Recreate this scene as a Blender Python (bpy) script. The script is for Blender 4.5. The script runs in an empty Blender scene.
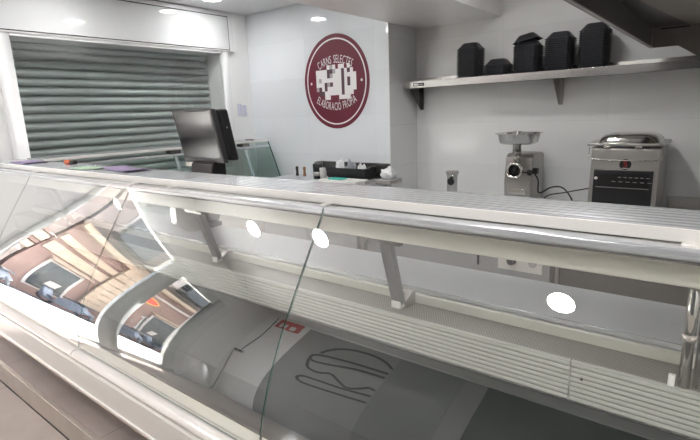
import bpy, bmesh, math, random
from mathutils import Vector, Matrix
random.seed(7)
PI = math.pi
scene = bpy.context.scene
C = scene.collection

# ------------------------------------------------------------------ camera
CAMROT = [[0.788246, 0.614237, -0.037151], [0.104446, -0.193043, -0.975615], [-0.606431, 0.765145, -0.21632]]
cd = bpy.data.cameras.new('camera')
cam = bpy.data.objects.new('camera', cd)
C.objects.link(cam)
r_, d_, f_ = [Vector(v) for v in CAMROT]
cam.matrix_world = Matrix(((r_.x, -d_.x, -f_.x, 0), (r_.y, -d_.y, -f_.y, 0), (r_.z, -d_.z, -f_.z, 1.57), (0, 0, 0, 1)))
cd.sensor_width = 36
cd.lens = 485 / 700 * 36
cd.clip_start = 0.02
scene.camera = cam

# ------------------------------------------------------------------ light
w = bpy.data.worlds.new('world'); scene.world = w
w.use_nodes = True
nt = w.node_tree
bg = nt.nodes['Background']
sky = nt.nodes.new('ShaderNodeTexSky')
sky.sky_type = 'NISHITA'; sky.sun_disc = False
sky.sun_elevation = math.radians(48); sky.sun_rotation = math.radians(120)
sky.air_density = 1.0; sky.dust_density = 3.0
nt.links.new(sky.outputs[0], bg.inputs[0])
bg.inputs[1].default_value = 0.8
sd = bpy.data.lights.new('sun', 'SUN'); sd.energy = 48.0; sd.angle = math.radians(1.0); sd.color = (1, .96, .93)
so = bpy.data.objects.new('sun', sd); C.objects.link(so)
so.rotation_euler = Vector((-0.22, -0.12, 0.96)).to_track_quat('Z', 'Y').to_euler()
for (y0, y1, z0, z1) in ((-1.5, 0.56, 0.0, 2.2),):
    pd = bpy.data.lights.new('portal', 'AREA'); pd.shape = 'RECTANGLE'; pd.size = z1 - z0; pd.size_y = y1 - y0
    pd.cycles.is_portal = True
    po = bpy.data.objects.new('window_portal', pd); C.objects.link(po)
    po.location = (-4.72, (y0 + y1) / 2, (z0 + z1) / 2); po.rotation_euler = (0, -PI / 2, 0)
LAMP = 130.0
LAMP2 = 170.0
vs = scene.view_settings
vs.view_transform = 'Standard'; vs.look = 'None'; vs.gamma = 1; vs.use_curve_mapping = False
vs.exposure = 0.0
scene.cycles.max_bounces = 10
scene.cycles.transparent_max_bounces = 16
scene.cycles.glossy_bounces = 5
scene.cycles.caustics_reflective = False
scene.cycles.caustics_refractive = False
scene.cycles.sample_clamp_indirect = 40

# ------------------------------------------------------------------ materials
def lin(c):
    return tuple(((v / 255) / 12.92 if v <= 10 else (((v / 255) + .055) / 1.055) ** 2.4) for v in c)

def mat(name, col, rough=.5, metal=0, var=.05, scale=8, stretch=(1, 1, 1), bump=0, spec=.5, coat=0, rvar=0):
    m = bpy.data.materials.new(name); m.use_nodes = True
    n = m.node_tree.nodes; l = m.node_tree.links
    b = n['Principled BSDF']
    b.inputs['Roughness'].default_value = rough
    b.inputs['Metallic'].default_value = metal
    b.inputs['Specular IOR Level'].default_value = spec
    b.inputs['Coat Weight'].default_value = coat
    b.inputs['Coat Roughness'].default_value = .03
    tc = n.new('ShaderNodeTexCoord'); mp = n.new('ShaderNodeMapping'); mp.inputs['Scale'].default_value = stretch
    l.new(tc.outputs['Object'], mp.inputs[0])
    nz = n.new('ShaderNodeTexNoise'); nz.inputs['Scale'].default_value = scale; nz.inputs['Detail'].default_value = 4
    l.new(mp.outputs[0], nz.inputs[0])
    cr = n.new('ShaderNodeValToRGB')
    c0 = [max(0, c * (1 - var)) for c in col]; c1 = [min(1, c * (1 + var)) for c in col]
    cr.color_ramp.elements[0].position = .3; cr.color_ramp.elements[1].position = .7
    cr.color_ramp.elements[0].color = (*c0, 1); cr.color_ramp.elements[1].color = (*c1, 1)
    l.new(nz.outputs[0], cr.inputs[0]); l.new(cr.outputs[0], b.inputs['Base Color'])
    if rvar:
        mr = n.new('ShaderNodeMapRange'); mr.inputs[3].default_value = rough - rvar; mr.inputs[4].default_value = rough + rvar
        l.new(nz.outputs[0], mr.inputs[0]); l.new(mr.outputs[0], b.inputs['Roughness'])
    if bump:
        bp = n.new('ShaderNodeBump'); bp.inputs['Strength'].default_value = bump; bp.inputs['Distance'].default_value = .01
        l.new(nz.outputs[0], bp.inputs['Height']); l.new(bp.outputs[0], b.inputs['Normal'])
    return m

def emis(name, col, s):
    m = bpy.data.materials.new(name); m.use_nodes = True
    n = m.node_tree.nodes; b = n['Principled BSDF']
    b.inputs['Base Color'].default_value = (*col, 1)
    b.inputs['Emission Color'].default_value = (*col, 1); b.inputs['Emission Strength'].default_value = s
    return m

def tiles(name, col, grout, w_, h_, axes, off=(0, 0), mortar=.002, rough=.12, bump=.0, var=.03, coat=0, spec=.5, stagger=0):
    """axes: which object axes give the tile's u and v."""
    m = bpy.data.materials.new(name); m.use_nodes = True
    n = m.node_tree.nodes; l = m.node_tree.links; b = n['Principled BSDF']
    tc = n.new('ShaderNodeTexCoord'); sp = n.new('ShaderNodeSeparateXYZ'); cb = n.new('ShaderNodeCombineXYZ')
    l.new(tc.outputs['Object'], sp.inputs[0])
    for i, a in enumerate(axes):
        ad = n.new('ShaderNodeMath'); ad.operation = 'ADD'; ad.inputs[1].default_value = off[i]
        l.new(sp.outputs['XYZ'.index(a)], ad.inputs[0]); l.new(ad.outputs[0], cb.inputs[i])
    br = n.new('ShaderNodeTexBrick'); l.new(cb.outputs[0], br.inputs[0])
    br.offset = stagger; br.inputs['Scale'].default_value = 1
    br.inputs['Brick Width'].default_value = w_; br.inputs['Row Height'].default_value = h_
    br.inputs['Mortar Size'].default_value = mortar; br.inputs['Mortar Smooth'].default_value = .1
    br.inputs['Color1'].default_value = (*[c * (1 - var) for c in col], 1); br.inputs['Color2'].default_value = (*[min(1, c * (1 + var)) for c in col], 1)
    br.inputs['Mortar'].default_value = (*grout, 1)
    nz = n.new('ShaderNodeTexNoise'); nz.inputs['Scale'].default_value = 5; nz.inputs['Detail'].default_value = 6
    l.new(tc.outputs['Object'], nz.inputs[0])
    mx = n.new('ShaderNodeMix'); mx.data_type = 'RGBA'; mx.blend_type = 'OVERLAY'; mx.inputs[0].default_value = var * 3
    l.new(br.outputs[0], mx.inputs[6]); l.new(nz.outputs[0], mx.inputs[7]); l.new(mx.outputs[2], b.inputs['Base Color'])
    b.inputs['Roughness'].default_value = rough
    b.inputs['Specular IOR Level'].default_value = spec
    bp = n.new('ShaderNodeBump'); bp.inputs['Strength'].default_value = .3; bp.inputs['Distance'].default_value = .002; bp.invert = True
    l.new(br.outputs['Fac'], bp.inputs['Height']); l.new(bp.outputs[0], b.inputs['Normal'])
    return m

def glassmat(name, tint, k=2.0, rough=0.0, ior=1.5):
    m = bpy.data.materials.new(name); m.use_nodes = True
    n = m.node_tree.nodes; l = m.node_tree.links
    for x in list(n):
        if x.type != 'OUTPUT_MATERIAL': n.remove(x)
    out = [x for x in n if x.type == 'OUTPUT_MATERIAL'][0]
    tr = n.new('ShaderNodeBsdfTransparent'); tr.inputs[0].default_value = (*tint, 1)
    if k:
        gl = n.new('ShaderNodeBsdfGlossy'); gl.inputs['Roughness'].default_value = rough; gl.inputs[0].default_value = (1, 1, 1, 1)
        fr = n.new('ShaderNodeFresnel'); fr.inputs[0].default_value = ior
        mu = n.new('ShaderNodeMath'); mu.operation = 'MULTIPLY'; mu.use_clamp = True; mu.inputs[1].default_value = k
        mx = n.new('ShaderNodeMixShader')
        ge = n.new('ShaderNodeNewGeometry'); fb_ = n.new('ShaderNodeMath'); fb_.operation = 'SUBTRACT'; fb_.inputs[0].default_value = 1; m2 = n.new('ShaderNodeMath'); m2.operation = 'MULTIPLY'
        l.new(ge.outputs['Backfacing'], fb_.inputs[1]); l.new(fr.outputs[0], mu.inputs[0]); l.new(mu.outputs[0], m2.inputs[0]); l.new(fb_.outputs[0], m2.inputs[1]); l.new(m2.outputs[0], mx.inputs[0]); l.new(tr.outputs[0], mx.inputs[1]); l.new(gl.outputs[0], mx.inputs[2])
        l.new(mx.outputs[0], out.inputs[0])
    else:
        l.new(tr.outputs[0], out.inputs[0])
    return m

M_wall = mat('white_paint', (.86, .86, .86), .35, var=.015, scale=2)
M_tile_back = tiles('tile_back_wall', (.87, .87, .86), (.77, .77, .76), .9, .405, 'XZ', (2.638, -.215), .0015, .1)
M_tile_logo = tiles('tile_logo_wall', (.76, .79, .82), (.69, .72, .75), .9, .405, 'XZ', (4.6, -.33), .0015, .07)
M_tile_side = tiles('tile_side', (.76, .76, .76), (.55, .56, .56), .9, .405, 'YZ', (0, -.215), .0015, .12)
M_ceil = mat('ceiling_paint', (.78, .78, .79), .6, var=.01, scale=3)
M_soff = mat('bulkhead_paint', (.90, .89, .88), .3, var=.02, scale=2)
M_floor = tiles('floor_tile', (.45, .39, .355), (.16, .13, .12), 1.2, .6, 'XY', (3.37, 0.18), .0022, .35, var=.07)
M_stepm = tiles('step_tile', (.36, .31, .29), (.18, .15, .14), 1.2, 3.0, 'XY', (3.37, 1), .0022, .3, var=.05)
M_riser = tiles('riser_tile', (.50, .43, .38), (.26, .21, .19), 1.2, 3.0, 'XZ', (3.25, 1), .0022, .35, var=.06)
M_nosing = mat('metal_trim', (.80, .74, .70), .25, .8, .03)
M_enamel = mat('white_enamel', (.80, .78, .75), .28, var=.01, coat=.2)
M_bump = mat('pearl_pvc', (.80, .76, .73), .18, var=.015, coat=.3)
M_cream = mat('cream_enamel', (.72, .70, .62), .35, var=.02)
M_slat = mat('grey_cream_slats', (.43, .43, .39), .4, var=.02)
M_alu = mat('brushed_aluminium', (.66, .68, .71), .3, .8, .03, 30, (1, 12, 12), rvar=.03)
M_alus = mat('satin_aluminium', (.66, .68, .71), .2, .55, .03, 20, (1, 10, 10))
M_steel = mat('stainless_steel', (.42, .405, .385), .32, .8, .03, 40, (.3, 6, 6), rvar=.03)
M_steelw = mat('stainless_worktop', (.55, .565, .585), .3, .1, .02, 10)
M_steeld = mat('dark_steel', (.20, .195, .185), .25, .8, .12, 9)
M_polish = mat('polished_steel', (.62, .61, .58), .12, 1, .05)
M_deck = mat('dark_deck', (.035, .04, .038), .07, .0, .08, 5, spec=.45)
M_shelf = mat('brushed_shelf_steel', (.60, .585, .57), .2, .97, .02, 30, (.3, 6, 6))
M_grey = mat('grey_cabinet', (.36, .37, .38), .4, .1, .03)
M_arm = mat('arm_steel', (.24, .245, .25), .3, .5, .04)
M_hood = mat('dark_hood_steel', (.11, .11, .11), .3, .7, .1, 9)
M_black = mat('black_plastic', (.014, .014, .016), .35, var=.1)
M_trayb = mat('black_foam', (.030, .031, .037), .35, var=.15, scale=30)
M_screen = mat('screen_glass', (.012, .011, .012), .2, var=.05)
M_bezel = mat('grey_bezel', (.05, .048, .05), .4, var=.05)
M_rubber = mat('cable_rubber', (.01, .01, .01), .5, var=.1)
M_maroon = mat('maroon_vinyl', (.155, .022, .042), .3, var=.04)
M_white = mat('white_vinyl', (.82, .80, .80), .4, var=.02)
M_lgrey = mat('grey_vinyl', (.42, .40, .41), .4, var=.05)
M_dgrey = mat('dark_grey_vinyl', (.10, .05, .07), .4, var=.05)
M_shut = mat('shutter_zinc', (.37, .405, .40), .4, .2, .12, 6, (1, .4, 6))
M_glass = glassmat('counter_glass', (.95, .975, .965), 4.2)
M_glassin = glassmat('glass_inner_face', (1, 1, 1), 0)
M_gedge = mat('glass_edge_green', (.03, .085, .07), .15, var=.1)
M_wglass = glassmat('window_glass', (.97, .98, .975), 1.6)
M_cglass = glassmat('case_glass_green', (.88, .94, .92), 1.8)
M_paper = mat('paper', (.75, .74, .72), .7, var=.04)
M_purple = mat('purple_print', (.28, .22, .36), .6, var=.3, scale=60)
M_greenp = mat('green_print', (.42, .58, .42), .6, var=.3, scale=50)
M_orange = mat('orange_plastic', (.75, .16, .06), .35, var=.1)
M_teal = mat('teal_packaging', (.03, .42, .36), .35, var=.1)
M_film = mat('crumpled_plastic', (.72, .73, .74), .25, var=.12, scale=40, bump=.6)
M_frame = mat('grey_window_frame', (.72, .74, .73), .35, .3, .04)
M_framew = mat('white_window_frame', (.80, .80, .81), .3, var=.01)
M_panelw = mat('glossy_white_panel', (.66, .67, .68), .06, var=.01, coat=.5)
M_joint = mat('dark_joint', (.03, .03, .03), .6)
M_wood = mat('wood_handle', (.30, .15, .08), .5, var=.2, scale=30)
M_red = mat('red_sign', (.60, .03, .02), .4, var=.05)
M_dpanel = mat('charcoal_panel', (.20, .205, .21), .35, var=.05, scale=3)
M_dpanel2 = mat('slate_panel', (.28, .275, .275), .35, var=.05, scale=3)
M_line = mat('burger_line', (.012, .006, .008), .4)
M_pave = mat('pale_pavement', (.80, .77, .74), .8, var=.05, scale=1.5)
M_road = mat('asphalt', (.13, .14, .16), .8, var=.15, scale=12)
M_brown = mat('brown_render', (.21, .135, .115), .7, var=.08, scale=2)
M_creamst = mat('cream_stone', (.40, .315, .24), .7, var=.08, scale=3)
M_pink = mat('pink_render', (.25, .21, .195), .75, var=.2, scale=2.5)
M_palest = mat('pale_stone', (.46, .43, .41), .7, var=.1, scale=2)
M_dwin = mat('dark_window', (.05, .06, .07), .1, var=.2)
M_gold = mat('gold_trim', (.70, .42, .10), .4, .3, .1)
M_bike = mat('bike_blue_grey', (.20, .23, .28), .35, .2, .3, 20)
M_bikes = mat('bike_dark', (.04, .045, .055), .4, .1, .2)
M_green = mat('green_awning', (.05, .16, .10), .6, var=.1)

# ------------------------------------------------------------------ mesh helpers
ORIG = {}
class MB:
    def __init__(s): s.v = []; s.f = []; s.m = []; s.sm = []
    def add(s, vs, fs, mi=0, smooth=False):
        o = len(s.v); s.v += [tuple(v) for v in vs]
        for f in fs:
            s.f.append([o + i for i in f]); s.m.append(mi); s.sm.append(smooth)
        return s
    def box(s, x0, x1, y0, y1, z0, z1, mi=0):
        v = [(x, y, z) for z in (z0, z1) for y in (y0, y1) for x in (x0, x1)]
        return s.add(v, [(0, 2, 3, 1), (4, 5, 7, 6), (0, 1, 5, 4), (2, 6, 7, 3), (0, 4, 6, 2), (1, 3, 7, 5)], mi)
    def prism(s, poly, a, b, axis='x', mi=0, smooth=False, caps=True):
        """poly: 2D points in the two other axes (x: yz, y: xz, z: xy)."""
        def P(p, t):
            return (t, p[0], p[1]) if axis == 'x' else (p[0], t, p[1]) if axis == 'y' else (p[0], p[1], t)
        n = len(poly); v = [P(p, a) for p in poly] + [P(p, b) for p in poly]
        fs = [(i, (i + 1) % n, (i + 1) % n + n, i + n) for i in range(n)]
        s.add(v, fs, mi, smooth)
        if caps: s.add(v, [tuple(range(n))[::-1], tuple(range(n, 2 * n))], mi)
        return s
    def bar(s, p, q, w_, h_, up=(0, 0, 1), mi=0):
        p = Vector(p); q = Vector(q); d = (q - p).normalized(); up = Vector(up)
        a = d.cross(up).normalized(); b = a.cross(d).normalized()
        v = []
        for c in (p, q):
            for (i, j) in ((-1, -1), (1, -1), (1, 1), (-1, 1)): v.append(c + a * i * w_ / 2 + b * j * h_ / 2)
        return s.add(v, [(0, 1, 2, 3)[::-1], (4, 5, 6, 7), (0, 1, 5, 4), (1, 2, 6, 5), (2, 3, 7, 6), (3, 0, 4, 7)], mi)
    def tube(s, pts, r, n=10, mi=0):
        pts = [Vector(p) for p in pts]; v = []; k = len(pts)
        rr = r if isinstance(r, (list, tuple)) else [r] * k
        prev = None
        for i, p in enumerate(pts):
            d = (pts[min(i + 1, k - 1)] - pts[max(i - 1, 0)]).normalized()
            a = prev - d * prev.dot(d) if prev is not None else d.cross(Vector((0, 0, 1)) if abs(d.z) < .9 else Vector((1, 0, 0)))
            a.normalize(); prev = a; b = d.cross(a)
            for j in range(n):
                t = 2 * PI * j / n; v.append(p + (a * math.cos(t) + b * math.sin(t)) * rr[i])
        fs = [(i * n + j, i * n + (j + 1) % n, (i + 1) * n + (j + 1) % n, (i + 1) * n + j) for i in range(k - 1) for j in range(n)]
        s.add(v, fs, mi, True)
        s.add(v, [tuple(range(n))[::-1], tuple(range((k - 1) * n, k * n))], mi)
        return s
    def lathe(s, prof, c, axis='z', n=32, mi=0, smooth=True, sx=1, sy=1, caps=True):
        """prof: (r, h) pairs along the axis from point c."""
        c = Vector(c); v = []
        for (r, h) in prof:
            for j in range(n):
                t = 2 * PI * j / n; a = r * math.cos(t) * sx; b = r * math.sin(t) * sy
                v.append(c + (Vector((a, b, h)) if axis == 'z' else Vector((a, h, b)) if axis == 'y' else Vector((h, a, b))))
        k = len(prof)
        fs = [(i * n + j, i * n + (j + 1) % n, (i + 1) * n + (j + 1) % n, (i + 1) * n + j) for i in range(k - 1) for j in range(n)]
        s.add(v, fs, mi, smooth)
        if caps: s.add(v, [tuple(range(n))[::-1], tuple(range((k - 1) * n, k * n))], mi)
        return s

def fixnormals(me):
    bm = bmesh.new(); bm.from_mesh(me)
    bmesh.ops.remove_doubles(bm, verts=bm.verts, dist=1e-6)
    bmesh.ops.recalc_face_normals(bm, faces=bm.faces)
    bm.to_mesh(me); bm.free()

def obj(name, mb, m, parent=None, bevel=0, seg=2, fix=True, loc=None):
    me = bpy.data.meshes.new(name)
    o_ = ORIG.get(parent.name, Vector((0, 0, 0))) if parent else (Vector(loc) if loc else Vector((0, 0, 0)))
    me.from_pydata([tuple(Vector(v) - o_) for v in mb.v], [], mb.f)
    for mm in (m if isinstance(m, (list, tuple)) else [m]): me.materials.append(mm)
    for p, mi, sm in zip(me.polygons, mb.m, mb.sm): p.material_index = mi; p.use_smooth = sm
    if fix: fixnormals(me)
    me.update()
    o = bpy.data.objects.new(name, me); C.objects.link(o)
    if parent: o.parent = parent
    elif loc: o.location = loc
    ORIG[o.name] = o_
    if bevel:
        b = o.modifiers.new('bevel', 'BEVEL'); b.width = bevel; b.segments = seg; b.limit_method = 'ANGLE'; b.angle_limit = .6
        for p in me.polygons: p.use_smooth = True
        wn = o.modifiers.new('wn', 'WEIGHTED_NORMAL'); wn.keep_sharp = True
    return o

def tag(o, label, cat, group=None, kind=None):
    o['label'] = label
    if cat: o['category'] = cat
    if group: o['group'] = group
    if kind: o['kind'] = kind
    return o

def thing(name, label, cat, loc, group=None):
    o = bpy.data.objects.new(name, None); C.objects.link(o); o.location = loc; o.empty_display_size = .1
    ORIG[o.name] = Vector(loc)
    return tag(o, label, cat, group)

def struct(name, mb, m, parent=None, label=None, bevel=0, **k):
    o = obj(name, mb, m, parent, bevel, **k)
    if not parent: o['kind'] = 'structure'
    if label: o['label'] = label
    return o

def text_bm(txt, size, place, depth=.002, sx=1.0):
    """letters as flat extruded meshes; place(i, n, adv_mid) -> function mapping (u, v) to 3D, d = depth offset"""
    mb = MB(); adv = []
    glyphs = []
    x = 0
    for ch in txt:
        cu = bpy.data.curves.new('glyph', 'FONT'); cu.body = ch if ch != ' ' else 'i'; cu.size = size; cu.extrude = 0; cu.resolution_u = 3
        ob = bpy.data.objects.new('glyph', cu); C.objects.link(ob)
        dg = bpy.context.evaluated_depsgraph_get(); dg.update()
        me = bpy.data.meshes.new_from_object(ob.evaluated_get(dg))
        vs_ = [v.co.copy() for v in me.vertices]; fs_ = [list(p.vertices) for p in me.polygons]
        bpy.data.objects.remove(ob); bpy.data.curves.remove(cu); bpy.data.meshes.remove(me)
        if not vs_: continue
        x0 = min(v.x for v in vs_); x1 = max(v.x for v in vs_); wd = (x1 - x0) * sx
        if ch != ' ': glyphs.append((x + wd / 2, [((v.x - (x0 + x1) / 2) * sx, v.y) for v in vs_], fs_))
        x += (wd if ch != ' ' else size * .28 * sx) + size * .07
    tot = x - size * .07
    for (c, vs_, fs_) in glyphs:
        mb.add([place(c - tot / 2, u, v) for (u, v) in vs_], fs_)
    return mb

def copy_tree(o, parent=None):
    c = o.copy(); C.objects.link(c)
    if parent: c.parent = parent
    for ch in list(o.children):
        d = copy_tree(ch, c)
        d.matrix_parent_inverse = ch.matrix_parent_inverse
    return c

XL = -4.6; YB = 4.51; YLG = 4.0; XC = -2.638; ZC = 2.707; YF = -2.2; XR = 2.4; ZS = 2.36

# ------------------------------------------------------------------ room
struct('floor', MB().box(XL - .1, XR + .1, YF - .1, YB + .1, -.1, 0), M_floor)
struct('ceiling', MB().box(XL - .1, XR + .1, YF - .1, YB + .1, ZC, ZC + .1), M_ceil)
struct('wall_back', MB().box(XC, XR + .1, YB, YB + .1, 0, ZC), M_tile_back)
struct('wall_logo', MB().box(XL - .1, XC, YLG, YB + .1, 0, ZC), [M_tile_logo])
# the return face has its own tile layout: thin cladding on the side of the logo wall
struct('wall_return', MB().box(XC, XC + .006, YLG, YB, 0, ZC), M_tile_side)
struct('wall_right', MB().box(XR, XR + .1, YF, YB, 0, ZC), M_wall)
# left wall with a shuttered window, a shop window and a door opening
m = MB()
WZ0, WZ1, WY0, WY1 = 1.0, 2.26, 1.55, 3.59
XW = XL - .36
m.box(XW, XL, WY1, YLG, 0, ZC); m.box(XW, XL, WY0, WY1, 0, WZ0); m.box(XW, XL, WY0, WY1, WZ1, ZC)
m.box(XL - .14, XL, .56, 1.2, 0, ZC); m.box(XW, XL, 1.2, WY0, 0, ZC)
m.box(XL - .14, XL, -1.68, .56, 2.24, ZC); m.box(XL - .14, XL, YF - .1, -1.68, 0, ZC)
struct('wall_left', m, M_wall)
struct('wall_front', MB().box(XL - .1, XR + .1, YF - .1, YF, 0, ZC), M_wall)

# bulkhead crossing the ceiling
struct('trim_1', MB().box(-2.61, -1.76, 1.3, YB, ZS, ZC), M_soff, bevel=.003)

# shuttered window frame
fr = struct('window_1', MB().box(XL, XL + .03, WY0 - .12, WY0, WZ0 - .06, WZ1 + .05).box(XL, XL + .03, WY1, WY1 + .10, WZ0, WZ1 + .05)
            .box(XL, XL + .03, WY0, WY1, WZ1, WZ1 + .05), M_framew, bevel=.003)
struct('pane', MB().box(XL - .008, XL - .002, WY0, WY1, WZ0, WZ1), M_wglass, fr)
# fascia box above the window
fb = struct('trim_2', MB().box(XL + .0, XL + .045, .6, 3.76, 2.285, 2.69), M_framew, bevel=.002)
struct('panel', MB().box(XL + .045, XL + .052, .62, 3.69, 2.305, 2.645), M_panelw, fb)
struct('panel_joint', MB().box(XL + .045, XL + .048, .61, 3.70, 2.297, 2.304).box(XL + .045, XL + .048, .61, 3.70, 2.646, 2.655).box(XL + .045, XL + .048, 3.691, 3.70, 2.297, 2.655), M_joint, fb)

# roller shutter outside the glass
sh = thing('roller_shutter', 'closed grey-green metal roller shutter filling the window on the left', 'shutter', (-4.87, 2.57, .9))
prof = []
z = .9; pitch = .0765
while z < 2.36:
    for (dx, dz) in ((-.004, 0), (.016, .006), (.026, .020), (.028, .034), (.022, .048), (.010, .060), (-.012, .066), (-.014, .073)):
        prof.append((-4.87 + dx, z + dz))
    z += pitch
poly = prof + [(-4.885, z), (-4.885, .9)]
obj('curtain', MB().prism(poly, 1.2, WY1 - .005, 'y'), M_shut, sh, fix=True)
obj('guide_rail', MB().box(-4.90, -4.83, WY1 - .004, WY1 - .0005, .9, 2.26), M_frame, sh)

# shop window and door on the customer side of the left wall
fr = struct('window_2', MB().box(XL - .05, XL + .02, -.62, -.56, .04, 2.20).box(XL - .05, XL + .02, .50, .56, 0, 2.24)
            .box(XL - .05, XL + .02, -.62, .56, 2.18, 2.24).box(XL - .05, XL + .02, -.62, .56, 0, .06), M_frame, bevel=.004)
struct('pane', MB().box(XL - .02, XL - .014, -.56, .50, .06, 2.18), M_wglass, fr)
dr = struct('door_1', MB().box(XL - .05, XL + .02, -.80, -.62, .0, 2.24).box(XL - .05, XL + .02, -1.54, -1.40, 0, 2.24)
            .box(XL - .05, XL + .02, -1.40, -.80, 2.10, 2.24).box(XL - .05, XL + .02, -1.40, -.80, 0, .12), M_frame, bevel=.004)
struct('pane', MB().box(XL - .02, XL - .014, -1.40, -.80, .12, 2.10), M_wglass, dr)
struct('door_handle', MB().bar((XL + .06, -.93, .80), (XL + .06, -.93, 1.15), .035, .02, (1, 0, 0)).bar((XL, -.93, .83), (XL + .06, -.93, .83), .02, .02).bar((XL, -.93, 1.12), (XL + .06, -.93, 1.12), .02, .02), M_frame, dr)
struct('trim_3', MB().box(XL - .05, XL + .03, -1.68, -1.54, 0, 2.24), M_framew, bevel=.004)

# plinth step with metal nosing
st = struct('trim_4', MB().box(XL, 1.3, .80, 1.82, 0, .139), M_stepm)
struct('riser_face', MB().box(XL, 1.3, .794, .80, 0, .135), M_riser, st)
struct('nosing', MB().box(XL, 1.3, .790, .812, .135, .1425), M_nosing, st, bevel=.002)

# customer side wall: charcoal wall panels with the burger drawing; the widest, black sheet stands in for a dark opening
for i, (x0, x1, mm) in enumerate(((-3.84, -2.53, M_dpanel2), (-2.53, -1.80, M_dpanel), (-1.80, -1.57, M_dpanel2), (-1.57, 1.6, M_deck))):
    struct('trim_%d' % (5 + i), MB().box(x0, x1 - .004, YF, YF + .02 + .004 * (i % 2), .0, 2.66), mm)

# ------------------------------------------------------------------ outdoors
tag(obj('pavement', MB().box(-10.2, XL - .05, -14, 6, -.12, -.02), M_pave), 'sunlit pale pavement outside the shop door', None, kind='structure')
tag(obj('road', MB().box(-20, -10.2, -16, 8, -.14, -.05), M_road), 'street strip along the facades opposite', None, kind='structure')

def smooth(pts, k=6):
    ps = []
    for i in range(len(pts) - 1):
        for q in range(k):
            t = q / k; p0 = pts[max(i - 1, 0)]; p1 = pts[i]; p2 = pts[i + 1]; p3 = pts[min(i + 2, len(pts) - 1)]
            ps.append([.5 * (2 * b + (-a + c) * t + (2 * a - 5 * b + 4 * c - d) * t * t + (-a + 3 * b - 3 * c + d) * t ** 3) for a, b, c, d in zip(p0, p1, p2, p3)])
    ps.append(pts[-1]); return ps

bl = thing('shop_building', 'brown rendered shop building across the street with a red oval sign', 'building', (-12.5, -5, -.05))
obj('ground_floor_wall', MB().box(-13.2, -12, -10.5, -2.2, -.05, 3.9), M_brown, bl)
obj('upper_wall', MB().box(-13.2, -12.02, -10.5, -2.2, 3.9, 9.5), M_pink, bl)
pm = MB()
for k in range(9): pm.box(-12.02, -11.86, -4.75, -4.05, .9 + k * .36, 1.235 + k * .36)
obj('pillar', pm, M_creamst, bl, bevel=.02)
obj('cornice', MB().box(-12.0, -11.8, -10.5, -2.2, 3.75, 3.95), M_creamst, bl, bevel=.02)
obj('sign_band', MB().box(-12.0, -11.95, -4.0, -2.25, 2.55, 2.95).box(-12.0, -11.93, -4.0, -2.25, 3.1, 3.35), M_creamst, bl)
for k in range(5):
    obj('balcony_rail', MB().box(-12.0, -11.5, -3.9 - k * 1.4, -2.8 - k * 1.4, 4.2, 4.28).box(-11.53, -11.5, -3.9 - k * 1.4, -2.8 - k * 1.4, 4.28, 5.0), M_palest if k % 2 else M_dwin, bl)
obj('lower_cornice', MB().box(-12.0, -11.9, -10.5, -4.75, 3.38, 3.48), M_palest, bl)
sg = obj('sign', MB().lathe([(.34, -.03), (.34, .03)], (-11.9, -5.25, 3.02), 'x', sx=1.35, sy=.62), M_gold, bl); sg['label'] = 'red oval sign with a gold rim'
obj('sign_face', MB().lathe([(.28, .03), (.28, .04)], (-11.9, -5.25, 3.02), 'x', sx=1.4, sy=.55), M_red, sg)
for (y0, y1, z0, z1) in ((-3.7, -2.7, .5, 2.3), (-6.9, -5.9, .2, 2.4), (-8.8, -7.6, .2, 2.4), (-3.6, -2.8, 4.4, 5.6), (-6.4, -5.5, 4.4, 5.6), (-8.6, -7.7, 4.4, 5.6)):
    wf = obj('window', MB().box(-12.06, -11.97, y0, y1, z0, z1), M_palest, bl)
    obj('pane', MB().box(-11.98, -11.96, y0 + .08, y1 - .08, z0 + .08, z1 - .08), M_dwin, wf)
    if z0 < 1:
        obj('awning', MB().prism([(-11.97, z1 + .2), (-11.7, z1 + .05), (-11.7, z1 - .0), (-11.97, z1 + .15)], y0 - .1, y1 + .1, 'y'), M_creamst, bl)
bl2 = thing('pale_building', 'pale pink building with beige striped bands across the street, left of the brown shop', 'building', (-13, -.5, -.05))
obj('wall', MB().prism([(-2.15, -.05), (4, -.05), (4, 9.0), (-2.15, 9.0)], -13.4, -12.1, 'x'), M_pink, bl2)
for k, (z0, z1, mm) in enumerate(((2.2, 2.45, M_creamst), (2.5, 2.62, M_brown), (2.66, 2.95, M_creamst), (3.0, 3.1, M_brown))):
    obj('band', MB().box(-12.1, -12.0, -2.15, 1.5, z0, z1), mm, bl2)
for (y0, y1) in ((-1.9, -.8), (-.4, .9), (1.4, 2.4)):
    wf = obj('shop_window', MB().box(-12.12, -12.04, y0, y1, .3, 2.0), M_palest, bl2)
    obj('pane', MB().box(-12.05, -12.02, y0 + .08, y1 - .08, .4, 1.9), M_dwin, wf)
    obj('awning', MB().prism([(-12.05, 2.2), (-11.5, 1.95), (-11.5, 1.9), (-12.05, 2.14)], y0 - .05, y1 + .05, 'y'), M_green if y0 > -1 else M_palest, bl2)

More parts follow.
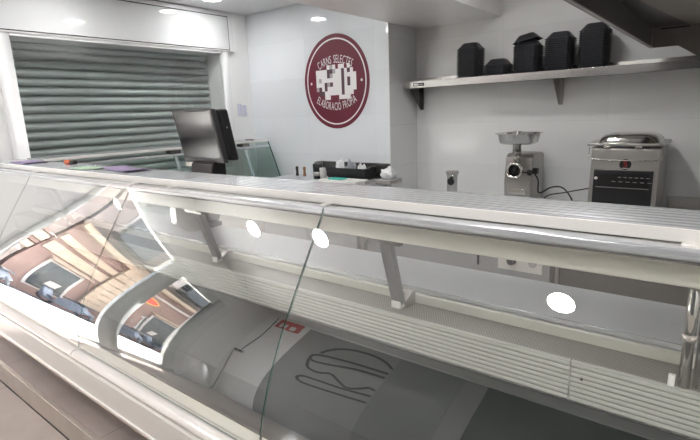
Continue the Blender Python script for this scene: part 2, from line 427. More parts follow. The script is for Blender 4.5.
def scooter(loc, label):
    t = thing('scooter', label, 'scooter', loc, 'scooters parked across the street')
    x, y, z = loc
    for dy in (-.62, .62):
        wm = MB()
        pts = [(x, y + dy + .24 * math.cos(a * PI / 12), z + .29 + .24 * math.sin(a * PI / 12)) for a in range(25)]
        wm.tube(pts, .05, 8); obj('wheel', wm, M_bikes, t)
    obj('body', MB().prism([(y - .85, z + .45), (y - .45, z + .85), (y + .1, z + .72), (y + .2, z + .35), (y + .5, z + .35), (y + .62, z + .95), (y + .72, z + .93), (y + .72, z + .3), (y + .35, z + .22), (y - .3, z + .22)], x - .13, x + .13, 'x'), M_bike, t, bevel=.04)
    obj('seat', MB().box(x - .14, x + .14, y - .75, y + .02, z + .80, z + .90), M_bikes, t, bevel=.04)
    obj('handlebar', MB().tube([(x - .33, y + .55, z + 1.05), (x, y + .65, z + 1.0), (x + .33, y + .55, z + 1.05)], .02).tube([(x, y + .65, z + 1.0), (x, y + .68, z + .7)], .04), M_bikes, t)
    obj('windscreen', MB().prism([(y + .68, z + 1.0), (y + .70, z + 1.0), (y + .58, z + 1.35), (y + .56, z + 1.35)], x - .16, x + .16, 'x'), M_palest, t)
    t.rotation_euler.z = 1.3
    return t
sc0 = scooter((-10.75, -3.2, -.05), 'blue grey scooter in front of the brown shop, nearest the pale building')
for k, (yy, rz, lb) in enumerate(((-4.7, .25, 'blue grey scooter in front of the cream pillar'), (-6.2, -.2, 'blue grey scooter right of the cream pillar'),
                                  (-1.6, .15, 'blue grey scooter in front of the pale pink building'), (-7.8, .1, 'blue grey scooter farthest down the street'))):
    c = copy_tree(sc0); c.location = (-10.75 - .1 * (k % 2), yy, -.05); c.rotation_euler.z = rz + 1.35; c['label'] = lb

# ------------------------------------------------------------------ display counter
CT = thing('display_counter', 'long curved-glass refrigerated butcher display counter across the room, empty inside', 'counter', (-1.8, 1.3, .1425))
def zz(v): return 1.57 + v
JX = [-4.52, -3.527, -2.281, -1.044, .20, 1.2]
# top shelf with six ridges
top = [(1.2375, zz(-.30)), (1.2375, zz(-.272)), (1.241, zz(-.268))]
n = 6; y0 = 1.262; y1 = 1.458
top += [(1.258, zz(-.268))]
for k in range(n):
    a = y0 + (y1 - y0) * k / n; wd = (y1 - y0) / n
    top += [(a, zz(-.273)), (a + wd * .12, zz(-.2735)), (a + wd * .25, zz(-.268)), (a + wd * .80, zz(-.2675)), (a + wd * .97, zz(-.272))]
top += [(1.462, zz(-.27)), (1.462, zz(-.30))]
obj('top_shelf', MB().prism(top, -4.55, 1.2, 'x'), M_alus, CT)
obj('shelf_edge', MB().box(-4.55, 1.2, 1.231, 1.2375, zz(-.301), zz(-.2705)), M_enamel, CT, bevel=.002)
ub = obj('light_housing', MB().box(-4.54, 1.19, 1.245, 1.31, zz(-.405), zz(-.325)), M_cream, CT, bevel=.004)
obj('shelf_beam', MB().box(-4.54, 1.19, 1.275, 1.44, zz(-.325), zz(-.301)), M_steel, CT)
# glass profile
GP = [(-.59017711, -.78585553, .30550175, 1.32967502)]
def gy(z): a = GP[0]; return ((a[0] * z + a[1]) * z + a[2]) * z + a[3]
zs = [-.306 - (1.012 - .306) * i / 28 for i in range(29)]
prof = [(gy(z_), z_) for z_ in zs]
def nrm(z_):
    a = GP[0]; s = 3 * a[0] * z_ * z_ + 2 * a[1] * z_ + a[2]
    v = Vector((-1, s)); v.normalize(); return v      # outward (towards the customer)
for i in range(5):
    xa, xb = JX[i] + .0018, JX[i + 1] - .0018
    g = MB(); T = .007
    oo = [(y, zz(z_)) for y, z_ in prof]
    ii = [(y - nrm(z_)[0] * T, zz(z_ - nrm(z_)[1] * T)) for y, z_ in prof]
    K = len(oo)
    v = [(xa, *p) for p in oo] + [(xb, *p) for p in oo] + [(xa, *p) for p in ii] + [(xb, *p) for p in ii]
    g.add(v, [(k, k + 1, K + k + 1, K + k) for k in range(K - 1)], 0, True)
    g.add(v, [(2 * K + k, 3 * K + k, 3 * K + k + 1, 2 * K + k + 1) for k in range(K - 1)], 1, True)
    g.add(v, [(k, 2 * K + k, 2 * K + k + 1, k + 1) for k in range(K - 1)] + [(K + k, K + k + 1, 3 * K + k + 1, 3 * K + k) for k in range(K - 1)] + [(0, K, 3 * K, 2 * K), (K - 1, 3 * K - 1, 4 * K - 1, 2 * K - 1)], 2)
    go = obj('glass_panel', g, [M_glass, M_glassin, M_gedge], CT, fix=False)
    # rail clamping the glass at the top
    obj('glass_rail', MB().prism([(1.178, zz(-.327)), (1.173, zz(-.321)), (1.176, zz(-.304)), (1.188, zz(-.3015)), (1.228, zz(-.3025)), (1.228, zz(-.327)), (1.20, zz(-.330))], xa + .001, xb - .001, 'x'), M_alus, CT, bevel=.002)
    obj('rail_seal', MB().prism([(1.180, zz(-.333)), (1.178, zz(-.328)), (1.215, zz(-.328)), (1.215, zz(-.333))], xa + .001, xb - .001, 'x'), M_steeld, CT)
for x in JX[1:5]:
    obj('hinge_block', MB().box(x - .030, x - .008, 1.195, 1.232, zz(-.306), zz(-.2965)), M_enamel, CT, bevel=.002)
    obj('hinge_pin', MB().box(x - .004, x + .030, 1.20, 1.232, zz(-.307), zz(-.301)), M_black, CT, bevel=.001)
for x in (-2.0, -.065, .11):
    obj('hinge_block', MB().box(x, x + .035, 1.195, 1.232, zz(-.306), zz(-.2965)), M_enamel, CT, bevel=.002)
obj('gas_strut', MB().tube([(-.145, 1.222, zz(-.3045)), (-.06, 1.222, zz(-.3045))], .0035), M_polish, CT)
# customer side bumper and panels (split under each glass joint)
bp = [(.872, zz(-1.030)), (.832, zz(-1.0155)), (.818, zz(-1.0135)), (.803, zz(-1.015)), (.792, zz(-1.022)), (.787, zz(-1.033)), (.790, zz(-1.045)), (.797, zz(-1.050)), (.80, zz(-1.056)), (.872, zz(-1.056))]
for i in range(5):
    obj('bumper', MB().prism(bp, JX[i] + .003, JX[i + 1] - .003, 'x', smooth=False), M_bump, CT, bevel=.003)
obj('front_panel', MB().prism([(.797, zz(-1.0565)), (.790, zz(-1.064)), (.793, zz(-1.13)), (.803, zz(-1.195)), (.797, zz(-1.200)), (.797, zz(-1.208)), (.83, zz(-1.208)), (.86, zz(-1.0565))], -4.54, 1.19, 'x'), M_enamel, CT, bevel=.0015)
obj('panel_lip', MB().box(-4.54, 1.19, .7935, .800, zz(-1.2085), zz(-1.200)), M_nosing, CT)
obj('base', MB().box(-4.53, 1.18, .96, 1.80, .143, zz(-1.06)).box(-4.53, 1.18, .87, .98, zz(-1.20), zz(-1.03)), M_enamel, CT)
obj('body', MB().box(-4.53, 1.18, 1.48, 1.80, zz(-1.06), zz(-.675)), M_enamel, CT)
obj('front_ledge', MB().prism([(.842, zz(-1.02)), (.836, zz(-1.0)), (.872, zz(-.992)), (.874, zz(-1.02))], -4.53, 1.18, 'x'), M_cream, CT, bevel=.001)
obj('product_deck', MB().prism([(.874, zz(-.984)), (1.05, zz(-.984)), (1.338, zz(-.824)), (1.338, zz(-.835)), (1.05, zz(-.998)), (.874, zz(-1.02))], -4.53, 1.18, 'x'), M_deck, CT)
# slatted duct panel
for (xa, xb) in ((-4.53, -3.0), (-2.997, -1.66), (-1.657, -.296), (-.293, 1.18)):
    pr = [(1.352, zz(-.700)), (1.336, zz(-.700))]
    N = 8
    for k in range(N):
        a = -.703 - k * .0148
        pr += [(1.3385, zz(a)), (1.3365, zz(a - .002)), (1.334, zz(a - .007)), (1.336, zz(a - .012)), (1.3385, zz(a - .0140))]
    pr += [(1.352, zz(-.826))]
    obj('duct_panel', MB().prism(pr, xa, xb, 'x'), M_slat, CT)
obj('panel_screw', MB().lathe([(.004, 0), (.004, -.004)], (-.262, 1.333, zz(-.742)), 'y', 12), M_steeld, CT)
# perforated air grille
gm = bpy.data.materials.new('perforated_grille'); gm.use_nodes = True
n_ = gm.node_tree.nodes; l_ = gm.node_tree.links; b_ = n_['Principled BSDF']
tc = n_.new('ShaderNodeTexCoord'); mp = n_.new('ShaderNodeMapping'); mp.inputs['Rotation'].default_value = (0, 0, .785); mp.inputs['Scale'].default_value = (150, 90, 1)
vo = n_.new('ShaderNodeTexVoronoi'); vo.inputs['Randomness'].default_value = 0; vo.inputs['Scale'].default_value = 1
cr = n_.new('ShaderNodeValToRGB'); cr.color_ramp.elements[0].position = .3; cr.color_ramp.elements[0].color = (.03, .03, .028, 1)
cr.color_ramp.elements[1].position = .42; cr.color_ramp.elements[1].color = (.25, .24, .21, 1)
l_.new(tc.outputs['Object'], mp.inputs[0]); l_.new(mp.outputs[0], vo.inputs[0]); l_.new(vo.outputs['Distance'], cr.inputs[0]); l_.new(cr.outputs[0], b_.inputs['Base Color'])
b_.inputs['Metallic'].default_value = .3; b_.inputs['Roughness'].default_value = .4
obj('air_grille', MB().box(-4.53, 1.18, 1.352, 1.474, zz(-.704), zz(-.700)), gm, CT)
obj('rear_profile', MB().prism([(1.474, zz(-.704)), (1.474, zz(-.668)), (1.482, zz(-.666)), (1.50, zz(-.672)), (1.50, zz(-.704))], -4.53, 1.18, 'x'), M_cream, CT, bevel=.001)
obj('worktop', MB().box(-4.53, 1.18, 1.503, 1.82, zz(-.674), zz(-.655)), M_steelw, CT, bevel=.003)
obj('worktop_edge', MB().box(-4.53, 1.18, 1.499, 1.505, zz(-.668), zz(-.652)), M_alus, CT, bevel=.001)
for x in (-3.607, -1.96, -.902):
    s_ = obj('support_arm', MB().bar((x + .02, 1.270, zz(-.315)), (x, 1.405, zz(-.680)), .044, .026, (0, 1, .3)), M_arm, CT, bevel=.002)
    obj('arm_foot', MB().box(x - .019, x + .019, 1.385, 1.42, zz(-.699), zz(-.672)), M_enamel, s_, bevel=.002)
    obj('foot_bracket', MB().prism([(1.42, zz(-.699)), (1.475, zz(-.699)), (1.475, zz(-.655)), (1.45, zz(-.652)), (1.405, zz(-.675))], x - .002, x + .03, 'x'), M_steel, s_, bevel=.001)
    obj('top_bracket', MB().box(x - .04, x + .09, 1.275, 1.30, zz(-.428), zz(-.405)), M_steeld, s_, bevel=.001)
sb = obj('bracket_reflection', MB().prism([(1.29, zz(-.42)), (1.42, zz(-.42)), (1.42, zz(-.56)), (1.36, zz(-.56)), (1.29, zz(-.50))], -2.15, -2.10, 'x'), M_steel, CT, bevel=.003)  # solid box shaped after the ghosted reflection of a bracket
pl_ = obj('glass_post', MB().tube([(-.035, 1.362, zz(-.700)), (-.035, 1.362, zz(-.325))], .013, 16).tube([(-.012, 1.372, zz(-.700)), (-.012, 1.372, zz(-.325))], .007, 12), M_polish, CT)
obj('post_collar', MB().lathe([(.016, 0), (.017, .002), (.017, .012), (.016, .014)], (-.035, 1.362, zz(-.575)), 'z', 20), M_nosing, pl_)
obj('post_foot', MB().prism([(1.342, zz(-.700)), (1.37, zz(-.700)), (1.362, zz(-.672)), (1.350, zz(-.672))], -.068, -.053, 'x'), M_enamel, pl_, bevel=.002)
obj('end_wall', MB().prism([(.86, zz(-1.02)), (1.22, zz(-.40)), (1.48, zz(-.40)), (1.48, zz(-1.02))], -4.545, -4.535, 'x'), M_enamel, CT)

# ------------------------------------------------------------------ second glass case along the left wall
C2 = thing('window_display_case', 'low glass display case with white top running under the shuttered window', 'display case', (-4.3, 2.7, 0))
xw = XL + .005
obj('top_shelf', MB().box(xw, -4.235, 1.52, 3.86, zz(-.283), zz(-.268)), M_alus, C2, bevel=.003)
obj('top_edge', MB().box(-4.235, -4.225, 1.52, 3.86, zz(-.288), zz(-.266)), M_enamel, C2, bevel=.002)
obj('glass_rail', MB().box(-4.235, -4.20, 1.52, 3.86, zz(-.345), zz(-.325)), M_alus, C2, bevel=.003)
for (xa, za, xb, zb) in ((-4.215, -.345, -3.98, -.86),):
    obj('glass_panel', MB().prism([(xa, zz(za)), (xb, zz(zb)), (xb - .006, zz(zb)), (xa - .006, zz(za))], 1.9, 3.855, 'y'), M_cglass, C2)
obj('end_glass', MB().prism([(-4.56, zz(-.29)), (-4.222, zz(-.29)), (-3.99, zz(-.86)), (-4.56, zz(-.86))], 3.862, 3.870, 'y'), [M_cglass], C2)
obj('end_glass_edge', MB().bar((-4.222, 3.866, zz(-.29)), (-3.985, 3.866, zz(-.86)), .008, .010, (0, 1, 0)), M_gedge, C2)
for y in (2.66, 3.52):
    a_ = obj('support_arm', MB().bar((-4.24, y, zz(-.30)), (-4.05, y, zz(-.84)), .026, .03, (0, 1, 0)), M_alus, C2, bevel=.002)
    obj('arm_joint', MB().box(-4.30, -4.20, y - .05, y + .05, zz(-.325), zz(-.29)), M_steeld, a_, bevel=.004)
obj('inner_back', MB().box(xw, -4.57, 1.52, 3.86, .3, zz(-.86)), M_enamel, C2)
obj('base', MB().box(xw, -4.0, 1.9, 3.87, 0, zz(-.88)), M_enamel, C2, bevel=.003)
obj('deck', MB().box(xw, -3.98, 1.9, 3.87, zz(-.88), zz(-.86)), M_steelw, C2, bevel=.002)

# ------------------------------------------------------------------ back worktable and cabinets
TB = .735
BT = thing('stainless_work_table', 'long stainless steel work table along the tiled back wall', 'work table', (-1, 3.9, 0))
obj('table_top', MB().box(XC + .008, 2.2, 3.42, YB - .002, TB - .035, TB), M_steelw, BT, bevel=.002)
LT = thing('corner_work_table', 'stainless steel work table below the maroon logo, holding the clutter', 'work table', (-3.3, 3.7, 0))
obj('table_top', MB().box(-3.95, XC, 3.42, YLG - .002, .865, .905), M_steelw, LT, bevel=.002)
obj('cabinet_body', MB().box(-3.93, -2.66, 3.47, 3.97, .06, .865), M_grey, LT, bevel=.003)
for k in range(2): obj('cabinet_door', MB().box(-3.92 + k * .635, -3.30 + k * .635, 3.452, 3.47, .08, .85), M_grey, LT, bevel=.003)
for (a, b) in ((XC + .05, 3.45), (2.15, 3.45), (XC + .05, 4.47), (2.15, 4.47)):
    obj('leg', MB().box(a - .018, a + .018, b - .018, b + .018, 0, TB - .035), M_steel, BT)
struct('trim_12', MB().box(XL, 1.3, .789, .794, 0, .003), M_joint)
struct('trim_9', MB().box(-3.51, XC, YLG - .022, YLG, .906, 1.065), M_steeld)
struct('trim_10', MB().box(-.36, -.065, YB - .03, YB, TB + .001, .835), M_steel)
struct('trim_11', MB().box(-3.515, -3.50, 3.86, YLG - .022, .906, 1.07), M_steel)
CB = thing('undercounter_cabinet', 'grey undercounter cabinet with a white socket on its front, under the work table', 'cabinet', (-1.8, 3.7, 0))
obj('body', MB().box(-2.58, -.95, 3.50, 3.95, .0, TB - .04), M_grey, CB, bevel=.002)
sk = obj('socket', MB().box(-1.33, -1.00, 3.485, 3.50, .36, .50), M_enamel, CB, bevel=.004)
obj('plug', MB().lathe([(.03, 0), (.034, -.01), (.03, -.04), (.012, -.05)], (-1.22, 3.486, .44), 'y', 20), M_black, sk)
obj('socket_hole', MB().lathe([(.034, 0), (.034, -.003), (.028, -.0035)], (-1.07, 3.486, .44), 'y', 24), M_lgrey, sk)
obj('vent_slot', MB().box(-1.50, -1.485, 3.49, 3.50, .36, .52), M_black, CB)
FR = thing('undercounter_fridge', 'dark steel undercounter fridge below the vacuum sealer', 'fridge', (.6, 3.7, 0))
obj('body', MB().box(-.94, 2.1, 3.50, 4.3, .06, TB - .04), M_steeld, FR, bevel=.003)
for k in range(3):
    d = obj('door', MB().box(-.93 + k * 1.01, .06 + k * 1.01, 3.475, 3.50, .1, TB - .045), M_steeld, FR, bevel=.004)
    obj('handle', MB().box(-.90 + k * 1.01, -.88 + k * 1.01, 3.45, 3.475, .25, .6), M_steel, d, bevel=.003)
obj('plinth', MB().box(-.93, 2.1, 3.53, 4.3, 0, .06), M_black, FR)

# ------------------------------------------------------------------ round logo on the wall
LX, LZ, RX, RZ = -3.287, zz(.311), .430, .470
LG = thing('wall_logo', 'maroon round logo with white lettering on the white tiled wall', 'sign', (LX, YLG, LZ))
def disc(name, r0, r1, y_, th, m_, n=72, dx=0, dz=0, parent=LG):
    mb = MB(); v = []
    for yy in (y_, y_ - th):
        for r in (r0, r1):
            for j in range(n):
                t = 2 * PI * j / n; v.append((LX + dx + RX * r * math.cos(t), yy, LZ + dz + RZ * r * math.sin(t)))
    for j in range(n):
        k = (j + 1) % n
        mb.add(v, [(2 * n + j, 2 * n + k, 3 * n + k, 3 * n + j), (n + j, n + k, 3 * n + k, 3 * n + j), (j, k, 2 * n + k, 2 * n + j)])
    return obj(name, mb, m_, parent)
disc('disc', 0.001, 1, YLG - .001, .003, M_maroon)
disc('ring', .885, .915, YLG - .004, .0015, M_white)
def arc(cz, R, sign):
    def place(c, u, v):
        a = (c + u) / R
        rr = R + sign * v
        return (LX + RX * rr * math.sin(a), YLG - .0055, LZ + RZ * (cz + sign * rr * math.cos(a)))
    return place
obj('lettering', text_bm('CARNS SELECTES', .24, arc(-.66, 1.06, 1), sx=.50), M_white, LG, fix=False)
obj('lettering', text_bm('ELABORACIÓ PRÒPIA', .24, arc(.62, 1.22, -1), sx=.52), M_white, LG, fix=False)
for s in (-1, 1):
    disc('dot', .0001, .03, YLG - .004, .0015, M_white, 16, dx=s * .775 * RX, dz=-.0)
# blurred emblem in the middle: squares of white, grey and dark
G = ["....WGW.WW.W..",
     "WWWWDDGWWDWDW.",
     "WWWWDGWWWDWWWW",
     "WGWWWWWWWDWDWW",
     "WWWDGDWWWDWDWW",
     "GDWDWWWWWDWWWW",
     ".DDWWWWWWDWWW.",
     "...WW...WWWW.."]
cw, ch_ = .088, .092
em = MB()
for r, row in enumerate(G):
    for c, k in enumerate(row):
        if k == '.': continue
        cx = LX + RX * ((c - 6.2) * cw - .02); cz = LZ + RZ * (.34 - r * ch_ - .02)
        em.box(cx - RX * cw / 2, cx + RX * cw / 2, YLG - .0056, YLG - .004, cz - RZ * ch_ / 2, cz + RZ * ch_ / 2, 'WGD'.index(k))
e_ = obj('emblem', em, [M_white, M_lgrey, M_dgrey], LG, fix=False)
e_['label'] = 'blurred white emblem of squares'

# switches near the window
swt = obj('light_switch', MB().box(XL + .001, XL + .012, 3.775, 3.83, zz(.02), zz(.145)).box(XL + .001, XL + .012, 3.845, 3.90, zz(.005), zz(.13)), mat('lilac_white', (.62, .62, .74), .35), bevel=.003)
tag(swt, 'pair of pale lilac light switches on the wall beside the window frame', 'switch')

# burger line drawing on the charcoal panel
BG = thing('burger_drawing', 'dark line drawing of a burger on the charcoal wall panel facing the counter', 'wall decal', (-3.0, YF, 1.9))
def stroke(pts, r=.021):
    mb = MB(); ps = []
    for i in range(len(pts) - 1):
        for k in range(6):
            t = k / 6; p0 = pts[max(i - 1, 0)]; p1 = pts[i]; p2 = pts[i + 1]; p3 = pts[min(i + 2, len(pts) - 1)]
            ps.append([.5 * (2 * b + (-a + c) * t + (2 * a - 5 * b + 4 * c - d) * t * t + (-a + 3 * b - 3 * c + d) * t ** 3) for a, b, c, d in zip(p0, p1, p2, p3)])
    ps.append(pts[-1])
    n = len(ps); v = []
    for i, p in enumerate(ps):
        a = ps[max(i - 1, 0)]; b = ps[min(i + 1, n - 1)]; dx, dz = b[0] - a[0], b[1] - a[1]; L = math.hypot(dx, dz) or 1
        nx, nz_ = -dz / L * r, dx / L * r
        for yy in (YF + .026, YF + .032): v += [(p[0] + nx, yy, p[1] + nz_), (p[0] - nx, yy, p[1] - nz_)]
    for i in range(n - 1):
        o = i * 4
        mb.add(v, [(o + 2, o + 3, o + 7, o + 6), (o, o + 4, o + 5, o + 1), (o, o + 2, o + 6, o + 4), (o + 1, o + 5, o + 7, o + 3)])
    return mb
obj('top_bun', stroke([(-3.43, 2.21), (-3.33, 2.38), (-3.16, 2.49), (-2.98, 2.53), (-2.8, 2.53), (-2.65, 2.48), (-2.535, 2.39)]), M_line, BG)
obj('patty', stroke([(-2.54, 2.27), (-2.9, 2.25), (-3.3, 2.19), (-3.47, 2.13), (-3.50, 2.04), (-3.42, 1.98), (-3.2, 2.03), (-2.9, 2.13), (-2.54, 2.17)]), M_line, BG)
obj('lettuce', stroke([(-3.50, 2.00), (-3.43, 1.80), (-3.27, 1.76), (-3.12, 1.84), (-2.98, 1.76), (-2.84, 1.68), (-2.70, 1.77), (-2.62, 1.86), (-2.54, 1.84)]), M_line, BG)
obj('bottom_bun', stroke([(-2.54, 1.70), (-2.9, 1.62), (-3.25, 1.58), (-3.40, 1.55), (-3.45, 1.47), (-3.37, 1.40), (-3.2, 1.41), (-2.9, 1.46), (-2.54, 1.53)]), M_line, BG)
# socket, cable and fire sign on the customer side wall
sk2 = thing('wall_socket', 'double wall socket with plugs on the white wall by the door', 'socket', (-4.47, YF, 1.53))
obj('plate', MB().box(-4.55, -4.39, YF, YF + .01, 1.49, 1.58), M_palest, sk2, bevel=.002)
for x in (-4.51, -4.43):
    obj('plug', MB().box(x - .02, x + .02, YF + .01, YF + .04, 1.52, 1.55), M_black, sk2, bevel=.004)
cable_pts = smooth([(-4.42, YF + .012, 2.69), (-4.40, YF + .012, 2.50), (-4.38, YF + .012, 2.1), (-4.43, YF + .022, 1.6)])
tag(obj('cable', MB().tube(cable_pts, .006, 6), M_rubber), 'thin dark cable hanging down the white wall to the socket', 'cable')
tag(obj('loose_cable', MB().tube(smooth([(-4.5, YF + .05, 1.47), (-4.44, YF + .05, .9), (-4.46, YF + .06, .35), (-4.50, YF + .12, .012), (-4.45, YF + .4, .012)]), .011, 6), M_palest), 'pale loose cable falling from the socket to the floor', 'cable')
fs = thing('fire_sign', 'small red fire equipment sign high on the wall next to the charcoal panel', 'sign', (-4.15, YF, 2.55))
obj('plate', MB().box(-4.36, -3.96, YF, YF + .006, 2.46, 2.69), M_red, fs)
obj('symbol', MB().box(-4.30, -4.26, YF + .006, YF + .008, 2.48, 2.60).box(-4.22, -4.18, YF + .006, YF + .008, 2.48, 2.60).box(-4.26, -4.22, YF + .006, YF + .008, 2.53, 2.56)
    .box(-4.13, -4.04, YF + .006, YF + .008, 2.49, 2.59), M_white, fs)

# ------------------------------------------------------------------ wall shelf and trays
SZ = zz(.268)
WS = thing('wall_shelf', 'long stainless steel wall shelf on the tiled back wall, stacked with black trays', 'shelf', (-1.0, 4.35, SZ))
obj('board', MB().prism([(4.20, SZ - .062), (4.20, SZ), (4.485, SZ), (4.488, SZ + .045), (4.50, SZ + .045), (4.50, SZ - .004), (4.206, SZ - .004), (4.206, SZ - .062)], -2.60, .9, 'x'), M_shelf, WS, bevel=.0012)
for x in (-2.575, -1.22, .3):
    obj('bracket', MB().prism([(4.22, SZ - .006), (4.50, SZ - .006), (4.50, SZ - .27), (4.485, SZ - .27)], x, x + .004, 'x').box(x, x + .03, 4.498, 4.506, SZ - .27, SZ - .006), M_steeld if x < -2 else M_steel, WS)
lb = obj('brand_label', MB().box(-2.49, -2.37, 4.1985, 4.20, SZ - .045, SZ - .018), M_black, WS)
lm = MB().box(-2.482, -2.45, 4.1975, 4.1985, SZ - .040, SZ - .023).box(-2.448, -2.43, 4.1975, 4.1985, SZ - .040, SZ - .023).box(-2.42, -2.38, 4.1975, 4.1985, SZ - .034, SZ - .029)
obj('label_print', lm, M_white, lb)

def tray_mesh():
    # inverted foam tray: wide rim below, flat bottom on top, corners cut
    def ring(a, b, c, z_):
        return [(-a + c, -b, z_), (a - c, -b, z_), (a, -b + c, z_), (a, b - c, z_), (a - c, b, z_), (-a + c, b, z_), (-a, b - c, z_), (-a, -b + c, z_)]
    rs = [ring(.096, .087, .024, .006), ring(.105, .095, .026, 0), ring(.105, .095, .026, .005), ring(.097, .088, .024, .009), ring(.065, .050, .018, .052), ring(.058, .044, .016, .057)]
    mb = MB()
    for i in range(5):
        v = rs[i] + rs[i + 1]; mb.add(v, [(j, (j + 1) % 8, 8 + (j + 1) % 8, 8 + j) for j in range(8)])
    mb.add(rs[5], [tuple(range(8))])
    ins = [ring(.096, .087, .024, .006), ring(.064, .049, .017, .049)]
    mb.add(ins[0] + ins[1], [(j, 8 + j, 8 + (j + 1) % 8, (j + 1) % 8) for j in range(8)]); mb.add(ins[1], [tuple(range(8))[::-1]])
    return mb
ORD = ['lowest', 'second', 'third', 'fourth', 'fifth', 'sixth', 'seventh', 'eighth', 'ninth', 'tenth', 'eleventh', 'twelfth', 'thirteenth', 'fourteenth', 'fifteenth', 'sixteenth', 'seventeenth', 'eighteenth', 'nineteenth', 'twentieth', 'twenty-first', 'twenty-second']
STK = [(-1.950, 16, 'leftmost stack'), (-1.690, 6, 'short stack'), (-1.435, 15, 'middle stack with tilted top'), (-1.180, 16, 'fourth stack from the left'), (-.925, 18, 'rightmost, tallest stack')]
proto = None
for (x, n, nm) in STK:
    for k in range(n):
        if proto is None: o = proto = obj('meat_tray', tray_mesh(), M_trayb)
        else: o = proto.copy(); C.objects.link(o)
        top_ = k == n - 1
        o.location = (x + random.uniform(-.0015, .0015), 4.305 + random.uniform(-.0015, .0015), SZ + .001 + k * .0160)
        o.rotation_euler = (0, 0, random.uniform(-.004, .004))
        if top_ and 'tilted' in nm: o.rotation_euler = (0, -.19, .02); o.location.z += .030; o.location.x -= .008
        lab = ('topmost' if top_ else ORD[k] if k == 0 else ORD[k] + ' from the bottom')
        tag(o, 'black foam tray, %s in the %s' % (lab, nm), 'tray', 'black trays stacked on the wall shelf')
ct = MB()
random.seed(3)
N = 14
v = []
for i in range(N):
    for j in range(8):
        v.append((-.12 + i * .05, 4.26 + j * .025, SZ + .002 + (.045 + .02 * random.random()) * math.sin(PI * min(1, (i + .3) / 3)) * math.sin(PI * (j + .2) / 7.4)))
ct.add(v, [(i * 8 + j, (i + 1) * 8 + j, (i + 1) * 8 + j + 1, i * 8 + j + 1) for i in range(N - 1) for j in range(7)], 0, True)
o = tag(obj('folded_cloth', ct, M_film, fix=False), 'crumpled white cloth lying at the right end of the wall shelf', 'cloth')
o.modifiers.new('s', 'SOLIDIFY').thickness = .004

# ------------------------------------------------------------------ extractor hood
HD = thing('extractor_hood', 'stainless steel extractor hood hanging in the upper right corner', 'hood', (0, 2.8, 1.92))
hz = zz(.351)
obj('side_wall', MB().box(-.515, -.509, 1.3, 4.0, hz, ZC - .002), M_hood, HD)
obj('back_wall', MB().prism([(-.509, hz), (-.355, hz), (-.228, zz(.266)), (.05, zz(.20)), (1.4, zz(.20)), (1.4, ZC - .002), (-.509, ZC - .002)], 4.0, 4.006, 'y'), mat('hood_steel', (.24, .22, .20), .35, .7, .05), HD)
obj('filter_panel', MB().prism([(-.509, 1.3), (-.52 + .35, 1.3), (-.43, 2.87), (-.30, 3.999), (-.509, 3.999)], zz(.48), zz(.49), 'z'), M_hood, HD)
obj('lining_panel', MB().prism([(-.17, 1.3), (1.4, 1.3), (1.4, 3.999), (-.30, 3.999), (-.43, 2.87)], zz(.475), zz(.487), 'z'), mat('brushed_bronze_steel', (.34, .31, .27), .35, .6, .06), HD)
obj('slot', MB().box(-.462, -.30, 3.996, 4.0, zz(.462), zz(.470)), M_black, HD)
obj('grease_channel', MB().box(-.509, -.494, 1.3, 3.999, hz, hz + .006), M_steel, HD)
obj('seam', MB().box(-.509, -.503, 3.99, 3.9995, hz, zz(.48)), M_steel, HD)

# ------------------------------------------------------------------ meat grinder
gx, gyy = -1.412, 4.15; TZ = .89
GR = thing('meat_grinder', 'stainless steel electric meat grinder with a tray pan on the work table', 'meat grinder', (gx, gyy, TB))
bprof = [(4.12, TB + .02), (4.10, TZ + .04), (4.13, TZ + .26), (4.17, TZ + .285), (4.40, TZ + .285), (4.42, TZ + .26), (4.42, TB + .02)]
obj('body', MB().prism(bprof, -1.535, -1.30, 'x'), M_steel, GR, bevel=.02, seg=3)
obj('front_plate', MB().box(-1.50, -1.34, 4.092, 4.108, TZ - .06, TZ - .01), M_polish, GR, bevel=.003)
for (a, b) in ((-1.55, 4.14), (-1.35, 4.14), (-1.55, 4.38), (-1.35, 4.38)):
    obj('foot', MB().lathe([(.015, 0), (.018, .02)], (a, b, TB), 'z', 16), M_black, GR)
obj('throat', MB().lathe([(.034, .30), (.034, .36), (.033, .46), (.036, .50)], (gx, 4.05, TZ - .02), 'z', 28), M_polish, GR)
obj('head', MB().lathe([(.045, .10), (.05, .04), (.052, 0), (.066, -.005), (.070, -.012), (.070, -.05), (.066, -.056), (.052, -.056), (.050, -.03), (.001, -.03)], (-1.415, 4.05, zz(-.522)), 'y', 36), M_polish, GR)
obj('plate_disc', MB().lathe([(.036, 0), (.036, -.006), (.014, -.008), (.012, -.02), (.001, -.02)], (-1.415, 4.018, zz(-.522)), 'y', 30), M_black, GR)
obj('neck', MB().lathe([(.034, .03), (.034, .31)], (gx, 4.05, TZ + .10), 'z', 28), M_polish, GR)
obj('clamp_knob', MB().lathe([(.006, .065), (.006, .10), (.022, .10), (.026, .115), (.022, .13)], (-1.415, 4.05, zz(-.54)), 'x', 10), M_black, GR)
obj('switch', MB().box(-1.305, -1.26, 4.12, 4.17, TZ + .12, TZ + .17), M_black, GR, bevel=.006)
pan = MB()
def rr(a, b, c, z_, cx=-1.40, cy=4.05, n=5):
    out = []
    for (sx, sy, t0) in ((1, 1, 0), (-1, 1, PI / 2), (-1, -1, PI), (1, -1, 1.5 * PI)):
        for k in range(n): t = t0 + PI / 2 * k / (n - 1); out.append((cx + sx * (a - c) + c * math.cos(t), cy + sy * (b - c) + c * math.sin(t), z_))
    return out
Z0 = TZ + .375
rings = [rr(.115, .09, .05, Z0), rr(.138, .115, .06, Z0 + .012), rr(.150, .13, .065, Z0 + .082), rr(.168, .145, .07, Z0 + .086), rr(.168, .145, .07, Z0 + .091), rr(.147, .127, .062, Z0 + .086), rr(.132, .11, .055, Z0 + .018), rr(.11, .085, .045, Z0 + .006)]
